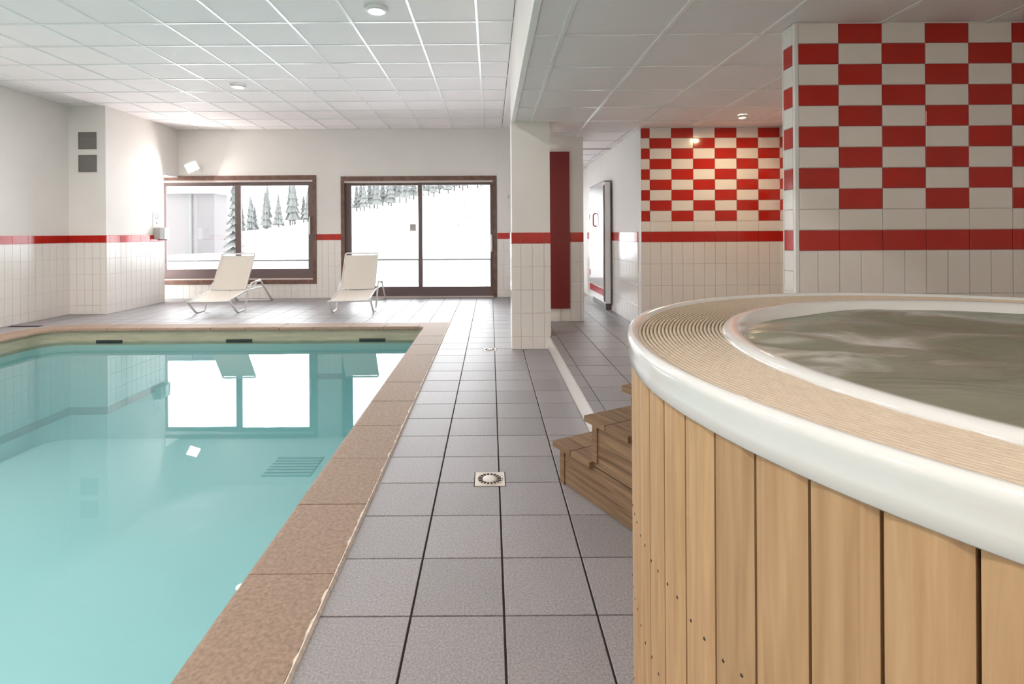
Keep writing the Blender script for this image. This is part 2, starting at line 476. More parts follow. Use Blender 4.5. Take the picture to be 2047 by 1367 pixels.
box('curb_edge', 'white_lacquer', XCURB - 0.004, 3.10, ZR - 0.012, XCURB + 0.012, 5.56, ZR + 0.001, fr)
box('curb_face', 'tile_white', XCURB, 5.87, -0.006, XCURB + 0.012, YB, ZR, fr)

# --- walls
wl = struct(box('wall_left', 'paint', XL - 0.2, YFRONT, -0.1, XL, YPIER + 0.3, 3.45), 'white tiled left wall with red band')
dado(wl, '+x', XL, 4.6, YPIER, 0, YPIER)
wp = MB().box(XL - 0.2, YPIER, -0.1, XPIER, YNOTCH, 3.45).box(XL - 0.2, YNOTCH, 2.345, XPIER, YB, 3.45).obj('wall_pier', 'paint')
struct(wp, 'pier on the left with two vents')
dado(wp, '-y', YPIER, XL, XPIER, 0, XL)
dado(wp, '+x', XPIER, YPIER, YNOTCH, 0, YPIER + 0.07)
# back wall with openings
WX0, WX1, WZ0, WZ1 = -6.55, -3.36, 0.275, 2.372
DX0, DX1, DZ0, DZ1 = -2.885, 0.120, 0.0, 2.343
b = MB()
b.box(-8.2, YB, -0.16, WX0, YB + 0.22, 3.45).box(WX0, YB, -0.16, WX1, YB + 0.22, WZ0).box(WX0, YB, WZ1, WX1, YB + 0.22, 3.45)
b.box(WX1, YB, -0.16, DX0, YB + 0.22, 3.45).box(DX0, YB, DZ1, DX1, YB + 0.22, 3.45).box(DX0, YB, -0.16, DX1, YB + 0.22, -0.004)
EX0, EX1, EZ1 = 0.47, 1.60, 2.24
b.box(DX1, YB, -0.16, EX0, YB + 0.22, 3.45).box(EX0, YB, EZ1, EX1, YB + 0.22, 3.45).box(EX0, YB, -0.16, EX1, YB + 0.22, ZR).box(EX1, YB, -0.16, 3.46, YB + 0.22, 3.45)
wb = struct(b.obj('wall_back', 'paint'), 'back wall with window and sliding door')
dado(wb, '-y', YB, WX0, WX1, 0, WX1, z1=WZ0, band=False)
dado(wb, '-y', YB, WX1, DX0, 0, WX1 + 0.11)
pil = struct(box('wall_pilaster', 'paint', DX1 + 0.012, YB - 0.04, -0.05, 0.45, YB, 3.45), 'pilaster right of the sliding door')
dado(pil, '-y', YB - 0.04, DX1 + 0.012, 0.45, 0, DX1 + 0.012)
# walls behind the camera
struct(box('wall_front', 'paint', XL - 0.2, YFRONT - 0.2, -0.1, XR + 0.2, YFRONT, 3.45), 'wall behind the viewer')
struct(box('wall_right', 'paint', XR, YFRONT, -0.1, XR + 0.2, 2.974, ZLOW + 0.3), 'right wall beside the hot tub')

# partition behind the hot tub
pt = struct(box('wall_partition', 'paint', PTX + 0.004, PTY + 0.004, -0.1, XR + 0.2, 3.094, ZLOW + 0.2), 'chequered partition behind the hot tub')
for u0, u1 in zip(*(lambda e: (e[:-1], e[1:]))(cuts(PTX + 0.018, XR, TW, PTX))):
    put_tile(pt, '-y', PTY + 0.004, u0, BAND0, u1, BAND1, 'tile_red', gap=0.004)
checker(pt, '-y', PTY + 0.004, PTX + 0.018, XR, PTX, ZLOW - 0.004)
dado(pt, '-y', PTY + 0.004, PTX + 0.018, XR, 0, PTX, band=False)
for r in range(-9, 11):                                           # narrow end face
    z0 = BAND0 + TH * r
    z1 = min(z0 + TH, ZLOW)
    if z0 < 0: continue
    red = (r == 0) or (r >= 2 and (r - 1) % 2 == 0)
    put_tile(pt, '-x', PTX + 0.004, PTY + 0.02, z0, PTY + 0.112, z1, 'tile_red' if red else 'tile_white', gap=0.004)
bead = MB().prism([(PTX - 0.004, PTY - 0.004), (PTX + 0.016, PTY - 0.004), (PTX + 0.016, PTY + 0.018), (PTX - 0.004, PTY + 0.018)], 0.0, ZLOW - 0.002)
bead.obj('corner_bead', 'corner_bead', pt, -pt.location)
box('corner_bead', 'corner_bead', PTX - 0.003, 3.088, 0.0, PTX + 0.02, 3.098, ZLOW - 0.002, pt)

# alcove behind the partition
CKY, CKX0, CKX1 = 5.93, 1.705, 3.28
ck = struct(box('wall_checkered', 'paint', CKX0, CKY, -0.1, CKX1 + 0.2, CKY + 0.12, ZLOW + 0.2), 'red and white chequered wall of the alcove')
dado(ck, '-y', CKY, CKX0, CKX1, ZR, 1.803)
checker(ck, '-y', CKY, CKX0, CKX1, 1.803, ZLOW - 0.004)
wa = struct(box('wall_alcove', 'paint', CKX1, 3.094, -0.1, CKX1 + 0.2, CKY, ZLOW + 0.2), 'right wall of the alcove')
dado(wa, '-x', CKX1, CKY - 0.9, CKY, ZR, CKY)
checker(wa, '-x', CKX1, CKY - 0.9, CKY, CKY, ZLOW - 0.004, flip=1)
# corridor right wall
wc = struct(box('wall_corridor', 'paint', 1.705, CKY + 0.12, -0.1, 1.9, YB, ZLOW + 0.6), 'white corridor wall right of the red panel')
dado(wc, '-x', 1.705, CKY + 0.12, 9.2, ZR, CKY + 0.12)
struct(box('trim_1', 'corner_bead', 1.698, CKY - 0.006, ZR, 1.712, CKY + 0.006, ZLOW), 'white corner strip of the alcove')
# column
CLX0, CLX1, CLY0, CLY1 = 0.228, 0.632, 5.56, 5.87
cl = struct(box('column', 'paint', CLX0, CLY0, -0.006, CLX1, CLY1, ZLOW + 0.02), 'square column with a red tile band')
dado(cl, '-y', CLY0, CLX0 - 0.008, CLX1 + 0.004, 0, CLX0 + 0.092)
dado(cl, '-x', CLX0, CLY0, CLY1, 0, CLY0)
# short pier with the red panel
wr = struct(box('wall_divider', 'paint', 0.50, 6.46, 0.0, 1.146, 6.82, ZLOW + 0.02), 'short wall behind the column carrying a red panel')
dado(wr, '-y', 6.46, 0.50, 1.146, ZR, 0.98)
rp = empty('red_panel', (0.785, 6.46, ZR))
tag(rp, 'tall dark red panel door fixed to the wall behind the column', 'panel')
box('leaf', 'red_door', 0.61 - .785, -0.032, 0.16, 0.972 - .785, -0.009, 2.085, rp)
MB().lathe([(0.0, -0.006), (0.012, -0.006), (0.014, 0.0)], 12).obj('lock', 'handle_pale', rp, (0.06, -0.034, 1.0), (PI / 2, 0, 0))

# --- ceilings
cp = struct(box('ceiling', 'ceiling_void', XL - 0.2, YFRONT, ZPOOL + 0.03, XCURB + 0.3, YB + 0.2, ZPOOL + 0.2), 'suspended tile ceiling over the pool')
LX = [-0.118 - 0.6 * k for k in range(0, 12)]; LX = [x for x in LX if x > XL]
CYS = [5.03 + 0.6 * k for k in range(-13, 10) if YFRONT < 5.03 + 0.6 * k < YB]
xs = sorted([XL] + LX + [XSOF]); ys = [YFRONT] + CYS + [YB]
LIGHTS_POOL = [(-1.018, 4.73), (-3.418, 7.13), (-3.418, 2.33), (-1.018, -0.07), (-5.818, 4.73), (-5.818, -0.07), (-3.418, -2.05)]  # first two are in view, the others are added to fill the near end
for i in range(len(xs) - 1):
    for j in range(len(ys) - 1):
        if ys[j + 1] < 1.2 and xs[i] > -7: pass
        put_tile(cp, '-z', ZPOOL + 0.03, xs[i], ys[j], xs[i + 1], ys[j + 1], 'ceiling_tile', gap=0.012, th=0.027, name='ceiling_tile', ch=0.003)
put_tile(cp, '-z', ZPOOL + 0.03, XSOF, 5.87, XCURB + 0.02, YB, 'ceiling_tile', gap=0.004, th=0.027, name='ceiling_tile')
for x in LX: box('ceiling_bar', 'ceiling_bar', x - 0.012, YFRONT, ZPOOL - 0.004, x + 0.012, YB, ZPOOL + 0.028, cp)
for y in CYS: box('ceiling_bar', 'ceiling_bar', XL, y - 0.011, ZPOOL - 0.003, XSOF, y + 0.011, ZPOOL + 0.028, cp)
# low ceiling
cl2 = MB().box(XSOF + 0.01, YFRONT, ZLOW + 0.03, XR + 0.2, 5.90, ZLOW + 0.15).box(XCURB + 0.02, 5.90, ZLOW + 0.03, 2.0, YB, ZLOW + 0.15).obj('ceiling_low', 'ceiling_void')
struct(cl2, 'lower suspended ceiling over the hot tub and corridor')
LX2 = [0.4375 + 0.597 * k for k in range(6)]; CY2 = [3.14 + 0.602 * k for k in range(-10, 12) if YFRONT < 3.14 + 0.602 * k < YB]
xs = [XSOF + 0.035] + [x for x in LX2 if x < XR] + [XR]; ys = [YFRONT] + CY2 + [YB]
for i in range(len(xs) - 1):
    for j in range(len(ys) - 1):
        y0, y1 = ys[j], ys[j + 1]
        if y0 > 5.80 and xs[i] > 1.65: continue
        x0, x1 = xs[i], xs[i + 1]
        if y0 > 5.80: x0 = max(x0, XCURB); x1 = min(x1, 1.71)
        if x1 - x0 < 0.03: continue
        put_tile(cl2, '-z', ZLOW + 0.03, x0, y0, x1, y1, 'ceiling_tile', gap=0.012, th=0.027, name='ceiling_tile', ch=0.003)
for x in LX2:
    if x < XR: box('ceiling_bar', 'ceiling_bar', x - 0.012, YFRONT, ZLOW - 0.003, x + 0.012, YB if 0.7 < x < 1.6 else 5.93, ZLOW + 0.028, cl2)
for y in CY2: box('ceiling_bar', 'ceiling_bar', XSOF + 0.03 if y < 5.8 else XCURB + 0.02, y - 0.010, ZLOW - 0.002, XR if y < 5.8 else 1.71, y + 0.010, ZLOW + 0.028, cl2)
# bulkhead between the two ceilings
bh = struct(box('wall_bulkhead', 'paint', XSOF, YFRONT, ZLOW + 0.004, XSOF + 0.10, 5.87, ZPOOL + 0.1), 'bulkhead stepping down from the pool ceiling')
struct(box('wall_bulkhead.001', 'paint', XCURB + 0.01, 5.87, ZLOW - 0.002, XCURB + 0.10, YB, ZPOOL + 0.1), 'bulkhead behind the column')
struct(box('wall_bulkhead.002', 'paint', XSOF + 0.10, 5.77, ZLOW + 0.02, XCURB + 0.10, 5.87, ZPOOL + 0.1), 'bulkhead return above the column')
struct(box('trim_2', 'ceiling_bar', XSOF - 0.003, YFRONT, ZLOW - 0.006, XSOF + 0.035, 5.60, ZLOW + 0.008), 'white edge trim of the low ceiling')
struct(box('trim_3', 'vent_grey', XCURB + 0.11, 7.365, ZLOW - 0.008, 1.697, 7.385, ZLOW + 0.002), 'dark ceiling strip across the corridor')

# ------------------------------------------------------------------ window and sliding door
def glazing(name, label, x0, x1, z0, z1, panes, stiles, rails, handles, sill):
    """panes: [(xa,xb)] ; rails (zb, zt) of the glass"""
    root = empty(name, ((x0 + x1) / 2, YB, z0)); struct(root, label)
    cx, cz = (x0 + x1) / 2, z0
    def bx(n, m, a, ya, za, b, yb, zb, p=root): return box(n, m, a - cx, ya, za - cz, b - cx, yb, zb - cz, p)
    t = 0.07
    bx('frame_top', 'wood_frame', x0, -0.02, z1 - t - 0.02, x1, 0.12, z1)
    bx('frame_side', 'wood_frame', x0, -0.02, z0 + 0.002, x0 + t, 0.12, z1 - t - 0.02)
    bx('frame_side', 'wood_frame', x1 - t, -0.02, z0 + 0.002, x1, 0.12, z1 - t - 0.02)
    if sill > 0:
        bx('frame_sill', 'wood_frame', x0 + t, -0.02, z0, x1 - t, 0.12, z0 + sill)
        bx('track_strip', 'sash_strip', x0 + t, -0.012, z0 + sill, x1 - t, 0.11, z0 + sill + 0.022)
    else:
        bx('threshold', 'sash_strip', x0 + t, -0.02, z0, x1 - t, 0.12, z0 + 0.02)
    bx('track_strip', 'sash_strip', x0 + t, -0.014, z1 - t - 0.055, x1 - t, 0.11, z1 - t - 0.02)
    zb, zt = rails
    lo = z0 + (sill + 0.022 if sill > 0 else 0.02); hi = z1 - t - 0.055
    for k, (a, b) in enumerate(panes):
        off = 0.03 if k == 1 else 0.065
        sa, sb = stiles[k]
        s = empty('sash', (0, 0, 0)); s.parent = root
        bx('stile', 'sash', sa, off, lo, a, off + 0.035, hi, s); bx('stile', 'sash', b, off, lo, sb, off + 0.035, hi, s)
        bx('rail', 'sash', a, off, lo, b, off + 0.035, zb, s); bx('rail', 'sash', a, off, zt, b, off + 0.035, hi, s)
        bx('pane', 'glass', a - 0.005, off + 0.014, zb - 0.005, b + 0.005, off + 0.020, zt + 0.005, s)
    for (hx, hz0, hz1) in handles:
        h = MB().tube(smooth_path([(hx - cx, 0.03, hz0 - cz), (hx - cx, -0.02, hz0 - cz), (hx - cx, -0.02, hz1 - cz), (hx - cx, 0.03, hz1 - cz)], 0.02), 0.013, 8)
        h.obj('handle', 'handle_pale', root, smooth=True)
    return root
w1 = glazing('window_1', 'wide brown framed sliding window behind the left lounger', WX0, WX1, WZ0, WZ1,
        [(-6.31, -4.945), (-4.835, -3.53)], [(-6.45, -4.86), (-4.945, -3.445)], (0.565, 2.178), [(-3.487, 1.24, 1.56)], 0.085)
d1 = glazing('door_1', 'brown framed glass sliding door behind the right lounger', DX0, DX1, DZ0, DZ1,
        [(-2.70, -1.40), (-1.318, -0.006)], [(-2.815, -1.33), (-1.40, 0.05)], (0.205, 2.17), [(0.022, 0.88, 1.20)], 0)
d2 = glazing('door_2', 'glazed door at the end of the corridor, hidden behind the short wall', EX0, EX1, ZR, EZ1,
        [(0.63, 1.44)], [(0.54, 1.53)], (0.36, 2.07), [(0.585, 1.05, 1.25)], 0)
box('seal_strip', 'handle_pale', 0.052 + 1.3825, -0.01, 0.02, 0.066 + 1.3825, 0.03, 0.72, d1)
st = box('window_sticker', 'grey_plastic', -1.57, YB + 0.070, 1.28, -1.445, YB + 0.076, 1.42)
tag(st, 'small square grey sticker on the sliding door glass', 'sticker')

# ------------------------------------------------------------------ pool
pool = empty('swimming_pool', ((PX0 + PX1) / 2, (PY0 + PY1) / 2, 0)); pc = pool.location.copy()
tag(pool, 'indoor swimming pool edged with brown stone coping', 'pool')
def pool_path(inset, n=10):
    """counter-clockwise edge, far-left corner rounded; inset>0 = outwards. returns points + outward normals"""
    out = []
    rl, rr = 0.30, 0.07
    def arc(cx, cy, r, a0, a1):
        for k in range(n + 1):
            a = a0 + (a1 - a0) * k / n; c, s = math.cos(a), math.sin(a)
            out.append((cx + (r + inset) * c, cy + (r + inset) * s))
    arc(PX1 - rr, PY0 + rr, rr, -PI / 2, 0)
    arc(PX1 - rr, PY1 - rr, rr, 0, PI / 2)
    arc(PX0 + rl, PY1 - rl, rl, PI / 2, PI)
    arc(PX0 + rl, PY0 + rl, rl, PI, 1.5 * PI)
    return out
def pool_strip(name, material, inset, z0, z1, thick=0.05):
    a, b_ = pool_path(inset), pool_path(inset + thick); n = len(a)
    v = [(x, y, z) for (x, y), z in [(p, z0) for p in a] + [(p, z1) for p in a] + [(p, z0) for p in b_] + [(p, z1) for p in b_]]
    v = [(x - pc.x, y - pc.y, z) for x, y, z in v]
    f = []
    for i in range(n):
        j = (i + 1) % n
        f += [(i, j, n + j, n + i), (2 * n + i, 3 * n + i, 3 * n + j, 2 * n + j), (i, 2 * n + i, 2 * n + j, j), (n + i, n + j, 3 * n + j, 3 * n + i)]
    return link(name, mesh(name, v, f), material, pool)
pool_strip('waterline_band', 'waterline_beige', 0.03, -0.21, -0.036)
pool_strip('pool_wall', 'pool_liner', 0.03, DEEP, -0.21)
pf = MB().prism([(x - pc.x, y - pc.y) for x, y in pool_path(0.07)], DEEP - 0.06, DEEP).obj('pool_floor', 'pool_liner', pool)
g = empty('drain_grate', (-2.28 - pc.x, 6.05 - pc.y, DEEP)); g.parent = pool
for k in range(7): box('grate_bar', 'pool_grate', -0.27, -0.25 + 0.075 * k, 0.0, 0.27, -0.21 + 0.075 * k, 0.02, g)
for xa in (-5.03, -3.32, -1.565):
    s = empty('overflow_slot', (xa - pc.x, PY1 + 0.03 - pc.y, WATER)); s.parent = pool
    box('slot_frame', 'dark_slot', -0.17, -0.012, -0.022, 0.17, 0.004, 0.022, s)
    for k in range(9): box('slot_rib', 'pipe_grey', -0.15 + 0.0375 * k - 0.003, -0.016, -0.02, -0.15 + 0.0375 * k + 0.003, -0.011, 0.02, s)
# coping stones with a bullnose, each its own stone
PROF = [(0.0, -0.030), (-0.002, -0.02), (0.0, -0.008), (0.006, 0.003), (0.017, 0.010), (0.032, 0.012), (CW - 0.006, 0.012), (CW, 0.007), (CW, -0.034), (0.03, -0.036)]
def stone(p0, p1, nrm, gap=0.003):
    d = Vector((p1[0] - p0[0], p1[1] - p0[1], 0)); Ln = d.length; d.normalize(); N = Vector((nrm[0], nrm[1], 0))
    c = Vector((p0[0], p0[1], 0)) + d * Ln / 2
    k = len(PROF); v = []
    jz = random.uniform(-0.0012, 0.0012)
    for s in (-Ln / 2 + gap, Ln / 2 - gap):
        for q, z in PROF: v.append(d * s + N * q + Vector((0, 0, z + (jz if z > 0 else 0))))
    f = [tuple(range(k)), tuple(range(k, 2 * k))] + [(i, (i + 1) % k, k + (i + 1) % k, k + i) for i in range(k)]
    return link('coping_stone', mesh('coping_stone', v, f), 'coping_stone', pool, (c.x - pc.x, c.y - pc.y, 0))
def stone_arc(cx, cy, r, a0, a1, n=8):
    k = len(PROF); v = []
    for i in range(n + 1):
        a = a0 + (a1 - a0) * i / n
        for q, z in PROF: v.append((cx + (r + q) * math.cos(a) - pc.x, cy + (r + q) * math.sin(a) - pc.y, z))
    f = [tuple(range(k)), tuple(n * k + i for i in range(k))]
    for i in range(n): f += [(i * k + q, i * k + (q + 1) % k, (i + 1) * k + (q + 1) % k, (i + 1) * k + q) for q in range(k)]
    return link('coping_stone', mesh('coping_stone', v, f), 'coping_stone', pool)
rl, rr = 0.30, 0.07
ysj = [PY0 + rr] + [1.88 + 0.485 * k for k in range(-8, 11) if PY0 + 0.3 < 1.88 + 0.485 * k < PY1 - 0.3] + [PY1 - rr]
for a, b_ in zip(ysj[:-1], ysj[1:]): stone((PX1, a), (PX1, b_), (1, 0))
# far right corner: mitred outside, small radius inside
stone_arc(PX1 - rr, PY1 - rr, rr, 0, PI / 2)
cm = MB().prism([(PX1 + 0.02 - pc.x, PY1 + 0.25 - pc.y), (PX1 + 0.25 - pc.x, PY1 + 0.02 - pc.y), (PX1 + CW - pc.x, PY1 - rr - pc.y), (PX1 + CW - pc.x, PY1 + CW - pc.y), (PX1 - rr - pc.x, PY1 + CW - pc.y)], -0.034, 0.0115)
cm.obj('coping_stone', 'coping_stone', pool)
n = 10; xa, xb = PX1 - rr, PX0 + rl
for k in range(n): stone((xa + (xb - xa) * k / n, PY1), (xa + (xb - xa) * (k + 1) / n, PY1), (0, 1))
stone_arc(PX0 + rl, PY1 - rl, rl, PI / 2, PI)
n = 17; ya, yb = PY1 - rl, PY0 + rl
for k in range(n): stone((PX0, ya + (yb - ya) * k / n), (PX0, ya + (yb - ya) * (k + 1) / n), (-1, 0))
stone_arc(PX0 + rl, PY0 + rl, rl, PI, 1.5 * PI); stone_arc(PX1 - rr, PY0 + rr, rr, -PI / 2, 0)
for k in range(10): stone((PX0 + rl + (PX1 - rr - PX0 - rl) * k / 10, PY0), (PX0 + rl + (PX1 - rr - PX0 - rl) * (k + 1) / 10, PY0), (0, -1))
# crumbling pale sealant between coping and floor tiles
sv = []; sf = []
N = 260
for i in range(N + 1):
    y = 0.7 + (PY1 + CW - 0.7) * i / N
    wv = 0.003 + 0.008 * random.random() ** 3
    sv += [(PX1 + CW - wv, y, 0.0125), (PX1 + CW + 0.001, y, 0.0135), (PX1 + CW + 0.008, y, 0.001)]
for i in range(N): sf += [(3 * i, 3 * i + 1, 3 * i + 4, 3 * i + 3), (3 * i + 1, 3 * i + 2, 3 * i + 5, 3 * i + 4)]
link('sealant', mesh('sealant', [(x - pc.x, y - pc.y, z) for x, y, z in sv], sf), 'sealant', pool)
wm = mesh('pool_water', [(x, y, WATER) for x, y in pool_path(0.028)], [tuple(range(len(pool_path(0.028))))], fix=False)
wo = link('pool_water', wm, 'pool_water'); tag(wo, 'still turquoise water filling the swimming pool', 'water', kind='stuff')

# ------------------------------------------------------------------ hot tub
K = 0.738                                           # tub size
TC = (1.872 * K, 1.504 * K); ZT = EYE - (EYE - 0.873) * K
tub = empty('hot_tub', (TC[0], TC[1], 0))
tag(tub, 'round hot tub clad in upright pale wooden planks with white rim', 'hot tub')
RW = 1.42 * K
ZA = EYE - (EYE - 0.785) * K                        # lower edge of the white apron
core = MB().lathe([(RW - 0.030, 0.0), (RW - 0.030, ZA + 0.01)], 128).obj('inner_skirt', 'plank_gap', tub)
A0, DA = math.radians(174.41 - 4.77 * 36), math.radians(4.77)
npl = int(2 * PI / DA)
DA2 = 2 * PI / round(2 * PI / DA)
seg = 4; ga = 0.0022 / RW
pv = []; 
for i in range(seg + 1):
    a = -DA2 / 2 + ga + (DA2 - 2 * ga) * i / seg
    inset = 0.005 if i in (0, seg) else 0.0
    for r in (RW - 0.024, RW - inset):
        for z in (0.012, ZA + 0.012): pv.append((r * math.cos(a), r * math.sin(a), z))
pfc = []
for i in range(seg):
    o_ = 4 * i
    pfc += [(o_ + 2, o_ + 6, o_ + 7, o_ + 3), (o_, o_ + 1, o_ + 5, o_ + 4), (o_ + 1, o_ + 3, o_ + 7, o_ + 5), (o_, o_ + 4, o_ + 6, o_ + 2)]
pfc += [(0, 2, 3, 1), (4 * seg, 4 * seg + 1, 4 * seg + 3, 4 * seg + 2)]
plank_me = mesh('plank', pv, pfc); plank_me.materials.append(MAT['plank_wood'])
screw_me = MB().lathe([(0.0, 0.0), (0.0022, 0.0), (0.0032, -0.0012)], 8).me('screw'); screw_me.materials.append(MAT['screw'])
nplank = round(2 * PI / DA)
for k in range(nplank):
    a = math.radians(174.41) + DA2 * (k + 0.5)
    pl = bpy.data.objects.new('plank', plank_me); COL.objects.link(pl); pl.parent = tub; pl.rotation_euler = (0, 0, a)
    if 3 * DA2 > ((a - math.radians(165)) % (2 * PI)) - 2 * DA2 or (a % (2 * PI)) > math.radians(165) and (a % (2 * PI)) < math.radians(225):
        for zz in (0.545, 0.335, 0.10):
            for s in (-0.020, 0.020):
                sc_ = bpy.data.objects.new('screw', screw_me); COL.objects.link(sc_); sc_.parent = pl
                sc_.location = (RW + 0.0012 - 0.0003, s, zz + 0.006 * random.uniform(-1, 1)); sc_.rotation_euler = (0, PI / 2, 0)
# white apron and rounded rim
RM = 1.398 * K
prof = [(-0.028, 0.800), (-0.002, 0.787), (0.004, 0.785), (0.008, 0.789), (0.010, 0.82), (0.0115, 0.846), (0.015, 0.862), (0.0145, 0.872), (0.010, 0.882), (0.002, 0.887), (-0.008, 0.8865), (-0.018, 0.880), (-0.024, 0.871), (-0.032, 0.860)]
prof = [(RW + r_ * K, EYE - (EYE - z_) * K) for r_, z_ in prof]
MB().lathe(prof, 160).obj('rim', 'acrylic', tub, smooth=True)
# ridged mat between rim and basin
BOX_, BOY_, RB = 0.03 * K, -0.08 * K, 1.165 * K
nseg = 420; rad = []
r = RM
pitch = 0.0132 * K
while r > 1.02 * K:
    rad += [(r, -0.005), (r - 0.0024, -0.005), (r - 0.0034, 0.0016), (r - pitch * 0.65, 0.0030), (r - pitch + 0.0006, 0.0014)]
    r -= pitch
v = []; f = []; k = len(rad)
for i in range(nseg):
    a = 2 * PI * i / nseg; c, s = math.cos(a), math.sin(a)
    bq = BOX_ * c + BOY_ * s
    rin = bq + math.sqrt(max(0, bq * bq - (BOX_ ** 2 + BOY_ ** 2 - (RB - 0.022) ** 2)))
    for q, (rr_, dz) in enumerate(rad):
        R_ = max(rr_, rin)
        bead_ = 0.0005 * math.sin(i * 2.1 + q * 1.7) if dz > 0 else 0
        v.append((R_ * c, R_ * s, ZT - 0.002 + (dz + bead_ if rr_ > rin else -0.012)))
for i in range(nseg):
    j = (i + 1) % nseg
    f += [(i * k + q, j * k + q, j * k + q + 1, i * k + q + 1) for q in range(k - 1)]
link('ridged_mat', mesh('ridged_mat', v, f), 'mat_ridge', tub)
# basin with rolled lip
bp_ = [(RB, -0.014), (RB + 0.004, 0.0), (RB - 0.004, 0.012), (RB - 0.020, 0.019), (RB - 0.042, 0.018), (RB - 0.062, 0.006), (RB - 0.080, -0.018), (RB - 0.092, -0.05), (RB - 0.12, -0.20), (RB - 0.40, -0.34), (RB - 0.46, -0.66), (0.0, -0.68)]
MB().lathe([(RB + (r_ - RB) * K if r_ > 0 else 0.0, ZT + z * K) for r_, z in bp_], 128, (BOX_, BOY_)).obj('basin', 'acrylic', tub, smooth=True)
# bubbling water
RWAT = RB - 0.075 * K
nr, na = 44, 120; v = [(0, 0, 0)]; f = []
def wave(x, y):
    x, y = x / K, y / K; d = math.hypot(x + 0.92, y - 0.25)
    return K * (0.007 * math.sin(5.5 * x + 9 * y + 1.3 * math.sin(4 * x)) + 0.005 * math.sin(14 * y - 6 * x + 2 * math.sin(3 * y)) + 0.012 * math.exp(-(d / 0.30) ** 2) * math.sin(17 * x + 21 * y))
for i in range(1, nr + 1):
    for q in range(na):
        r_ = RWAT * i / nr; a = 2 * PI * q / na; x, y = r_ * math.cos(a), r_ * math.sin(a)
        v.append((x, y, wave(x, y) * (1 if i < nr else 0.5)))
f = [(0, 1 + q, 1 + (q + 1) % na) for q in range(na)]
for i in range(nr - 1):
    a, b_ = 1 + i * na, 1 + (i + 1) * na
    f += [(a + q, b_ + q, b_ + (q + 1) % na, a + (q + 1) % na) for q in range(na)]
tw = link('tub_water', mesh('tub_water', v, f), 'tub_water', None, (TC[0] + BOX_, TC[1] + BOY_, ZT - 0.016), smooth=True)
tag(tw, 'bubbling grey-green water with white foam in the hot tub', 'water', kind='stuff')

# ------------------------------------------------------------------ wooden steps up to the tub
SD = Vector((0.468, -0.884)); SW = Vector((0.884, 0.468)); SO = Vector((0.302, 2.600))
steps = empty('wooden_steps', (SO.x, SO.y, 0), math.atan2(SD.y, SD.x))
tag(steps, 'three weathered wooden steps leading up to the hot tub', 'steps')
# local axes: x = ascent, y = to the left of ascent = stair width
def loc_end(t, lim):
    """largest s at lateral t that still clears the tub"""
    best = lim
    for i in range(400):
        s = lim * i / 400
        p = SO + SD * s + SW * t
        if (p - Vector(TC)).length < RW + 0.003: return max(0, s - 0.004)
    return best
SWID = 0.62
def board(name, s0, s1, z0, z1, t0=0.0, t1=SWID, n=40, parent=steps):
    lo = []; hi = []
    for i in range(n + 1):
        t = t0 + (t1 - t0) * i / n; e = min(s1, loc_end(t, 2.0))
        if e > s0 + 0.004: lo.append((s0, t)); hi.append((e, t))
    if len(lo) < 2: return None
    poly = lo + hi[::-1]
    return MB().prism(poly, z0, z1).obj(name, 'step_wood', parent)
TREAD, RISE, TT = 0.25, 0.20, 0.026
for k in range(3):
    s0 = TREAD * k; z = RISE * (k + 1)
    board('tread_board', s0, s0 + 0.142, z - TT, z)
    board('tread_board', s0 + 0.147, s0 + 0.285, z - TT, z)
    # corner post and riser
    board('post', s0 + 0.030, s0 + 0.062, z - RISE if k else 0.0, z - TT, 0.022, 0.05, 1)
    board('riser', s0 + 0.045, s0 + 0.063, (z - RISE) if k else 0.0, z - TT, 0.055, SWID - 0.03)
    # side board below this tread
    board('side_board', s0 + 0.035, 1.2, z - RISE + (0.004 if k == 0 else 0.003 - TT), z - TT - 0.002, 0.030, 0.050, 1)
    board('side_board', s0 + 0.035, 1.2, z - RISE + (0.004 if k == 0 else 0.003 - TT), z - TT - 0.002, SWID - 0.05, SWID - 0.03, 1)
    board('post', s0 + 0.030, s0 + 0.062, z - RISE if k else 0.0, z - TT, SWID - 0.03, SWID - 0.004, 1)

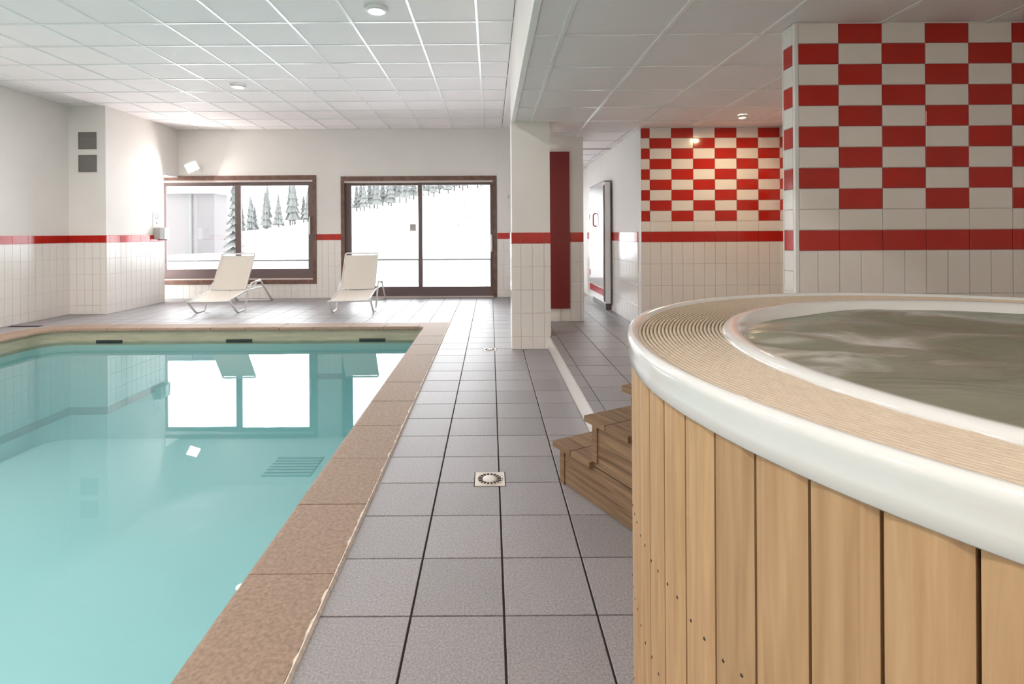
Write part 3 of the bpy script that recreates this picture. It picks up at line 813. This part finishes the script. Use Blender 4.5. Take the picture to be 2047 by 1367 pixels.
# ------------------------------------------------------------------ loungers
def lounger(label, loc, rz):
    R = empty('sun_lounger', loc, rz); tag(R, label, 'sun lounger', 'sun loungers by the windows')
    hw = 0.315
    for s in (-1, 1):
        path = [(s * hw, 0.0, 0.215), (s * hw, 0.27, 0.012), (s * hw, 0.55, 0.012), (s * hw, 0.80, 0.405), (s * hw, 1.24, 0.425), (s * hw, 1.80, 0.012)]
        MB().tube(smooth_path(path, 0.06), 0.015, 8).obj('side_frame', 'white_metal', R, smooth=True)
        ap = MB().tube([(s * hw, 0.84, 0.417), (s * hw, 1.03, 0.428), (s * hw, 1.22, 0.437)], 0.018, 8).obj('armrest', 'white_metal', R, smooth=True)
        MB().tube(smooth_path([(s * 0.285, 0.0, 0.222), (s * 0.285, 0.30, 0.262), (s * 0.285, 0.68, 0.312), (s * 0.285, 1.36, 0.300)], 0.15), 0.012, 8).obj('seat_rail', 'white_metal', R, smooth=True)
        MB().tube([(s * 0.285, 1.0, 0.31), (s * 0.27, 1.17, 0.40)], 0.010, 6).obj('bracket', 'white_metal', R)
        box('clip', 'black_plastic', s * hw - 0.016, 1.15, 0.385, s * hw + 0.016, 1.20, 0.405, R)
    MB().tube([(-hw, 0.0, 0.215), (hw, 0.0, 0.215)], 0.0125, 8).obj('front_bar', 'white_metal', R, smooth=True)
    MB().tube([(-hw, 1.80, 0.012), (hw, 1.80, 0.012)], 0.0125, 8).obj('rear_bar', 'white_metal', R, smooth=True)
    MB().tube([(-0.285, 1.36, 0.30), (0.285, 1.36, 0.30)], 0.011, 8).obj('cross_bar', 'white_metal', R, smooth=True)
    # seat sling, slightly sagging
    prof = [(0.005, 0.228), (0.15, 0.240), (0.30, 0.262), (0.45, 0.285), (0.68, 0.318)]
    v = []; f = []; nx = 6
    for th in (0.0, -0.006):
        for y, z in prof:
            for i in range(nx + 1):
                u = -1 + 2 * i / nx; v.append((u * 0.275, y, z - 0.012 * (1 - u * u) + th))
    m = len(prof); q = (nx + 1)
    for b_ in range(2):
        for i in range(m - 1):
            for j in range(nx):
                o_ = b_ * m * q; f.append((o_ + i * q + j, o_ + i * q + j + 1, o_ + (i + 1) * q + j + 1, o_ + (i + 1) * q + j))
    edge = [j for j in range(q)] + [i * q + nx for i in range(1, m)] + [(m - 1) * q + j for j in range(nx - 1, -1, -1)] + [i * q for i in range(m - 2, 0, -1)]
    for a, b_ in zip(edge, edge[1:] + edge[:1]): f.append((a, b_, b_ + m * q, a + m * q))
    link('seat_sling', mesh('seat_sling', v, f), 'sling_fabric', R)
    # backrest
    B = empty('backrest', (0, 0.70, 0.325)); B.parent = R
    tx = 0.41; tz = 0.575
    bw = 0.272
    MB().tube(smooth_path([(-bw, 0, 0), (-bw, tx, tz), (bw, tx, tz), (bw, 0, 0)], 0.03), 0.0135, 8, closed=True).obj('back_frame', 'white_metal', B, smooth=True)
    nrm = Vector((0, -tz, tx)).normalized() * 0.004
    def pt(u, t, s): return (u, tx * t + nrm.y * s, tz * t + nrm.z * s)
    a, b_ = 0.02, 0.93; wv = bw - 0.008
    v = [pt(-wv, a, 1), pt(wv, a, 1), pt(wv, b_, 1), pt(-wv, b_, 1), pt(-wv, a, -1), pt(wv, a, -1), pt(wv, b_, -1), pt(-wv, b_, -1)]
    link('back_sling', mesh('back_sling', v, [(0, 1, 2, 3), (4, 5, 6, 7), (0, 1, 5, 4), (1, 2, 6, 5), (2, 3, 7, 6), (3, 0, 4, 7)]), 'sling_fabric', B)
    MB().tube([pt(-bw, b_, 0), pt(bw, b_, 0)], 0.009, 6).obj('sling_rod', 'white_metal', B, smooth=True)
    return R
lounger('white sun lounger in front of the wide window, nearer the left wall', (-4.285, 7.955, 0.0), math.radians(3.5))
lounger('white sun lounger in front of the glass sliding door', (-2.145, 7.955, 0.0), math.radians(4.2))

# ------------------------------------------------------------------ lamps
def downlight(name, label, x, y, z, r, glow, watts, color, group, spot=False):
    R = empty(name, (x, y, z)); tag(R, label, 'ceiling light', group)
    MB().lathe([(r * 0.80, 0.0), (r, -0.004), (r * 1.02, -0.012), (r * 0.97, -0.022), (r * 0.82, -0.030), (r * 0.72, -0.028)], 32).obj('ring', 'lamp_white', R, smooth=True)
    MB().lathe([(r * 0.74, -0.026), (r * 0.4, -0.031), (0.0, -0.033)], 24).obj('lens', glow, R, smooth=True)
    d = bpy.data.lights.new(name + '_lamp', 'AREA'); d.shape = 'DISK'; d.size = r * 1.4; d.energy = watts; d.color = color
    l = bpy.data.objects.new('lamp_light', d); COL.objects.link(l); l.parent = R; l.location = (0, 0, -0.040)
    return R
white = (1.0, 0.92, 0.88)
warmish = (1.0, 0.86, 0.70)
names = ['round white ceiling light above the pool, nearest to the bulkhead', 'small round white ceiling light above the far end of the pool']
for k, (x, y) in enumerate(LIGHTS_POOL):
    downlight('ceiling_light', names[k] if k < 2 else 'added round white fill light out of view above the pool', x, y, ZPOOL - 0.0, 0.10, 'lamp_glow', DOWNLIGHT_W * (0.25 if k < 2 else 1.15), white, 'pool ceiling lights')
downlight('spot_light', 'small warm spotlight in the low ceiling of the chequered alcove', 2.556, 5.306, ZLOW, 0.045, 'warm_glow', WARM_W, (1.0, 0.74, 0.45), None)
for x, y in ((0.74, -1.38), (2.53, -1.38), (1.93, -2.58)):  # lamps added behind the camera to brighten the tub and partition
    downlight('ceiling_light', 'added round white fill light out of view in the low ceiling', x, y, ZLOW, 0.08, 'lamp_glow', LOWFILL_W, warmish, 'added low ceiling fill lights')

# floodlight on the back wall above the window
fl = empty('floodlight', (-5.62, YB, 2.50)); tag(fl, 'glaring square floodlight on a bracket above the window corner', 'floodlight')
box('wall_plate', 'lamp_white', -0.04, -0.012, -0.05, 0.04, 0.0, 0.05, fl)
MB().tube([(0, -0.01, 0), (0, -0.10, 0.0), (-0.01, -0.16, 0.02)], 0.012, 8).obj('arm', 'lamp_white', fl, smooth=True)
hd = empty('head', (-0.02, -0.22, 0.02)); hd.parent = fl
aim = Vector((0.52, -0.80, -0.18)).normalized()
hd.rotation_euler = (aim.to_track_quat('Z', 'Y') @ Matrix.Rotation(math.radians(28), 3, 'Z').to_quaternion()).to_euler()
MB().prism([(-0.105, -0.085), (0.105, -0.085), (0.105, 0.085), (-0.105, 0.085)], -0.05, 0.028).obj('housing', 'lamp_white', hd)
MB().prism([(-0.094, -0.074), (0.094, -0.074), (0.094, 0.074), (-0.094, 0.074)], 0.028, 0.033).obj('lens', 'flood_glow', hd)
d = bpy.data.lights.new('floodlight_lamp', 'AREA'); d.shape = 'RECTANGLE'; d.size = 0.18; d.size_y = 0.14; d.energy = FLOOD_W; d.color = (1, 0.93, 0.88)
l = bpy.data.objects.new('lamp_light', d); COL.objects.link(l); l.parent = hd; l.location = (0, 0, 0.036); l.rotation_euler = (PI, 0, 0)

# ------------------------------------------------------------------ fittings
def vent(label, z0):
    R = empty('air_vent', (-6.298, YPIER, z0)); tag(R, label, 'vent', 'vents on the pier')
    w, h = 0.138, 0.264
    box('backing', 'vent_grey', -w + .008, -0.008, 0.008, w - .008, -0.001, h - 0.008, R)
    for a in ((-w, 0, w, 0.012), (-w, h - 0.012, w, h)): box('frame_bar', 'vent_grey', a[0], -0.018, a[1], a[2], -0.001, a[3], R)
    for sx in (-w, w - 0.012): box('frame_bar', 'vent_grey', sx, -0.018, 0.012, sx + 0.012, -0.001, h - 0.012, R)
    for k in range(9): box('slat', 'vent_slat', -w + 0.012, -0.015, 0.022 + 0.0255 * k, w - 0.012, -0.007, 0.038 + 0.0255 * k, R)
vent('grey square vent on the left pier, upper of the two', 2.585)
vent('grey square vent on the left pier, lower of the two', 2.229)

nt_ = empty('notice', (XPIER, 9.45, 1.385)); tag(nt_, 'white printed notice on the side wall left of the window', 'notice')
box('sheet', 'paper', 0.001, -0.10, 0.0, 0.004, 0.10, 0.265, nt_)
for k, (w_, zz) in enumerate([(0.07, 0.235), (0.065, 0.215), (0.07, 0.190), (0.055, 0.170), (0.06, 0.150)]):
    box('text_line', 'ink', 0.004, -w_, zz - 0.003, 0.0048, w_, zz + 0.003, nt_)
MB().prism([(-0.012, -0.02), (0.012, -0.02), (0.015, 0.0), (0.0, 0.025), (-0.015, 0.0)], 0.004, 0.0048).obj('pictogram', 'ink', nt_, (0.0005, 0, 0.07), (PI / 2, 0, PI / 2))
dp = empty('dispenser', (XPIER, 9.50, 1.14)); tag(dp, 'small white and grey dispenser under the notice beside the window', 'dispenser')
MB().prism([(0.008, -0.13), (0.10, -0.11), (0.12, 0.0), (0.10, 0.11), (0.008, 0.13)], 0.02, 0.225).obj('body', 'grey_plastic', dp)
box('side_tray', 'white_plastic', 0.008, 0.10, 0.0, 0.10, 0.165, 0.235, dp)
sw = empty('thermostat', (0.352, YB - 0.04, 1.85)); tag(sw, 'small cream thermostat on the wall right of the sliding door', 'thermostat')
box('case', 'white_plastic', -0.032, -0.028, 0.0, 0.032, 0.0, 0.125, sw)
box('display', 'grey_plastic', -0.018, -0.031, 0.06, 0.018, -0.028, 0.10, sw)

def drain(label, d):
    cx, cy = (d[0] + d[2]) / 2, (d[1] + d[3]) / 2; w = (d[2] - d[0]) / 2 - 0.004
    R = empty('floor_drain', (cx, cy, 0)); tag(R, label, 'drain', 'floor drains')
    box('surround', 'drain_hole', -w - 0.005, -w - 0.003, -0.003, w + 0.005, w + 0.003, 0.0008, R)
    box('plate', 'drain_plate', -w, -w, -0.003, w, w, 0.0015, R)
    r0, r1 = w * 0.50, w * 0.80
    MB().lathe([(w * 0.86, 0.0015), (w * 0.88, 0.004), (w * 0.84, 0.0042), (w * 0.81, 0.002)], 40).obj('ring', 'drain_plate', R, smooth=True)
    MB().lathe([(r0 * 0.98, 0.0015), (r0 * 0.95, 0.005), (r0 * 0.5, 0.0062), (0.0, 0.0066)], 40).obj('cap', 'drain_plate', R, smooth=True)
    for k in range(18):
        a = 2 * PI * k / 18; b0, b1 = 0.115, 0.125
        q = [(r0 * math.cos(a - b1), r0 * math.sin(a - b1)), (r1 * math.cos(a - b0), r1 * math.sin(a - b0)), (r1 * math.cos(a + b0), r1 * math.sin(a + b0)), (r0 * math.cos(a + b1), r0 * math.sin(a + b1))]
        MB().prism(q, 0.0012, 0.0022).obj('slot', 'drain_hole', R)
drain('square beige floor drain in the walkway, nearest to the steps', DR[0])
drain('small square floor drain further along the walkway, beside the column', DR[1])

# white cabinet door standing along the corridor wall
cb = empty('corridor_cabinet', (1.60, 7.85, ZR)); tag(cb, 'tall glossy white cabinet with red trims standing along the corridor wall', 'cabinet')
box('body', 'white_lacquer', -0.0, -0.54, 0.10, 0.085, 0.54, 1.80, cb)
box('plinth', 'edge_dark', 0.02, -0.46, 0.0, 0.08, 0.46, 0.10, cb)
dr = box('door', 'white_lacquer', -0.022, -0.50, 0.14, 0.0, 0.50, 1.74, cb)
box('edge_strip', 'edge_dark', 0.070, -0.546, 0.08, 0.085, -0.538, 1.82, cb)
box('edge_strip', 'edge_dark', -0.012, -0.512, 0.12, 0.0, -0.504, 1.76, cb)
box('top_cap', 'edge_dark', -0.01, -0.54, 1.80, 0.085, 0.54, 1.815, cb)
box('red_stripe', 'red_trim', -0.026, -0.49, 0.20, -0.022, 0.49, 0.30, cb)
MB().tube(smooth_path([(-0.022, 0.0, 1.18), (-0.06, 0.0, 1.20), (-0.06, 0.0, 1.36), (-0.022, 0.0, 1.38)], 0.02), 0.012, 8).obj('handle', 'red_trim', cb, smooth=True)
for zz in (0.42, 1.30): box('hinge', 'red_trim', -0.03, 0.47, zz, -0.0, 0.54, zz + 0.09, cb)

# ------------------------------------------------------------------ outside
sn = MB().box(-60, YB + 0.22, -0.6, 40, 30, -0.12).obj('snow_ground', 'snow'); tag(sn, 'white snow covering the terrace outside', 'snow', kind='stuff')
pw = empty('terrace_parapet', (-3.5, 14.5, -0.12)); tag(pw, 'low snow-capped wall across the terrace outside', 'parapet wall')
box('wall', 'parapet_wall', -16, 0.0, 0.0, 16, 0.25, 0.62, pw)
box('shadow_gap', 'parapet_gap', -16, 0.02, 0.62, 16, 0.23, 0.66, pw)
v = []; f = []
for i in range(81):
    x = -16 + 0.4 * i; h = 0.82 + 0.03 * math.sin(i * 0.7) + random.uniform(-0.015, 0.015)
    v += [(x, -0.05, 0.66), (x, -0.06, h - 0.05), (x, 0.12, h), (x, 0.30, h - 0.05), (x, 0.30, 0.66)]
for i in range(80): f += [(5 * i + q, 5 * i + q + 1, 5 * i + 6 + q, 5 * i + 5 + q) for q in range(4)]
link('snow_cap', mesh('snow_cap', v, f), 'snow', pw, smooth=True)
# hillside
def hz(x, y):
    t = (y - 24) / 56.0
    t = max(0, min(1.6, t))
    crest = max(0.6, 8.4 + 0.18 * x)
    return -0.25 + crest * t * (0.55 + 0.45 * t) + 0.12 * math.sin(x * 0.35 + y * 0.2)
v = []; f = []; nx, ny = 60, 30
for j in range(ny + 1):
    for i in range(nx + 1):
        x, y = -75 + 120 * i / nx, 24 + 90 * j / ny; v.append((x, y, hz(x, y)))
for j in range(ny):
    for i in range(nx): a = j * (nx + 1) + i; f.append((a, a + 1, a + nx + 2, a + nx + 1))
hl = link('snow_hillside', mesh('snow_hillside', v, f), 'snow', smooth=True); tag(hl, 'snowy hillside rising behind the terrace', 'hillside', kind='structure')
TREES = []
for s_ in range(4):
    rnd = random.Random(s_); H_ = 7.4 + rnd.uniform(-1, 1.5)
    tr = MB().tube([(0, 0, -0.3), (0.05, 0, H_ * 0.5), (0.1, 0.05, H_ * 0.9)], 0.22, 6, r1=0.05).me('trunk')
    m = MB()
    for k in range(5):
        z0 = H_ * (0.16 + 0.17 * k); R_ = 1.35 * (1 - 0.17 * k); h_ = H_ * 0.30; n_ = 9
        v = [(0.05, 0.02, z0 + h_)]
        for q in range(2 * n_):
            a = PI * q / n_; rr_ = R_ * (1.0 if q % 2 else 0.62) * rnd.uniform(0.85, 1.15)
            v.append((rr_ * math.cos(a), rr_ * math.sin(a), z0 + rnd.uniform(-0.25, 0.2)))
        m.add(v, [(0, 1 + q, 1 + (q + 1) % (2 * n_)) for q in range(2 * n_)])
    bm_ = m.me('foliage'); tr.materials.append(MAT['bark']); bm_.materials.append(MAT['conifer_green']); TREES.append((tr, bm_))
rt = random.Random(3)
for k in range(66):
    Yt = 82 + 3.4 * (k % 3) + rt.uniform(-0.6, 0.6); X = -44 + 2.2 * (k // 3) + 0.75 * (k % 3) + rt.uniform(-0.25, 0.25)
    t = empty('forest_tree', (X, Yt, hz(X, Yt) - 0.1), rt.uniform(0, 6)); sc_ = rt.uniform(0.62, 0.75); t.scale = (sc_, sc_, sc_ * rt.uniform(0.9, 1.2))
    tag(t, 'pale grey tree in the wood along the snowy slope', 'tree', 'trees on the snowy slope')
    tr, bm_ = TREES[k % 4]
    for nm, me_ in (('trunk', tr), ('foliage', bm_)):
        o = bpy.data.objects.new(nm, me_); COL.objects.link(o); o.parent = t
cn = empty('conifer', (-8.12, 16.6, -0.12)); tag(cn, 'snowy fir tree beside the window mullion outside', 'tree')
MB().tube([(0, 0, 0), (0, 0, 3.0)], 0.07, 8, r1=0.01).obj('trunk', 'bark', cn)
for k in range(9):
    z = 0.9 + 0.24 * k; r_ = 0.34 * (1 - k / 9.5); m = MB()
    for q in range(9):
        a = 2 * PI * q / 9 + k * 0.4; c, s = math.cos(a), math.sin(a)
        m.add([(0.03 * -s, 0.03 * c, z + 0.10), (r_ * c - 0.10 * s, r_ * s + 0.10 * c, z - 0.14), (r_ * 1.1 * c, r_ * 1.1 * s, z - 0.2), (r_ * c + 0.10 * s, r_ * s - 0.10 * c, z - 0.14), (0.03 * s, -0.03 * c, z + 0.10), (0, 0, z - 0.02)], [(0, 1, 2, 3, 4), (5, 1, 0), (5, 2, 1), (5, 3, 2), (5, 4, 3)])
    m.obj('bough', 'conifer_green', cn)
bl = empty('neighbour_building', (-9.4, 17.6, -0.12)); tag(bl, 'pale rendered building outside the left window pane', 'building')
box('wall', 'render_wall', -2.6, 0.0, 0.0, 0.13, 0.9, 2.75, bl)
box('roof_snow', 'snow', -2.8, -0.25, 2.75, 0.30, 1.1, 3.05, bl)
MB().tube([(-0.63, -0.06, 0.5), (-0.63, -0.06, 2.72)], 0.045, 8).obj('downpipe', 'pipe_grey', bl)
for k, (px, py) in enumerate(((928, 412), (937, 437), (918, 455))):
    Yt = 60.0; X = (px - VPX) / F_PX * Yt
    for it in range(40):                                          # walk along the ray until it meets the slope
        Yt = 26 + it * 1.6; X = (px - VPX) / F_PX * Yt; Z = EYE - (py - VPY) / F_PX * Yt
        if hz(X, Yt) > Z: break
    rb = random.Random(k); m = MB()
    for q in range(9):
        a = rb.uniform(0, 6.28); m.tube([(0, 0, -0.1), (math.cos(a) * 0.3, math.sin(a) * 0.3, 0.45), (math.cos(a) * 0.55, math.sin(a) * 0.55, 0.6 + rb.uniform(0, .3))], 0.03, 3, r1=0.008)
    o = m.obj('bush', 'bark', None, (X, Yt, hz(X, Yt))); tag(o, 'small bare bush poking through the snow on the slope', 'bush', 'bushes on the slope')
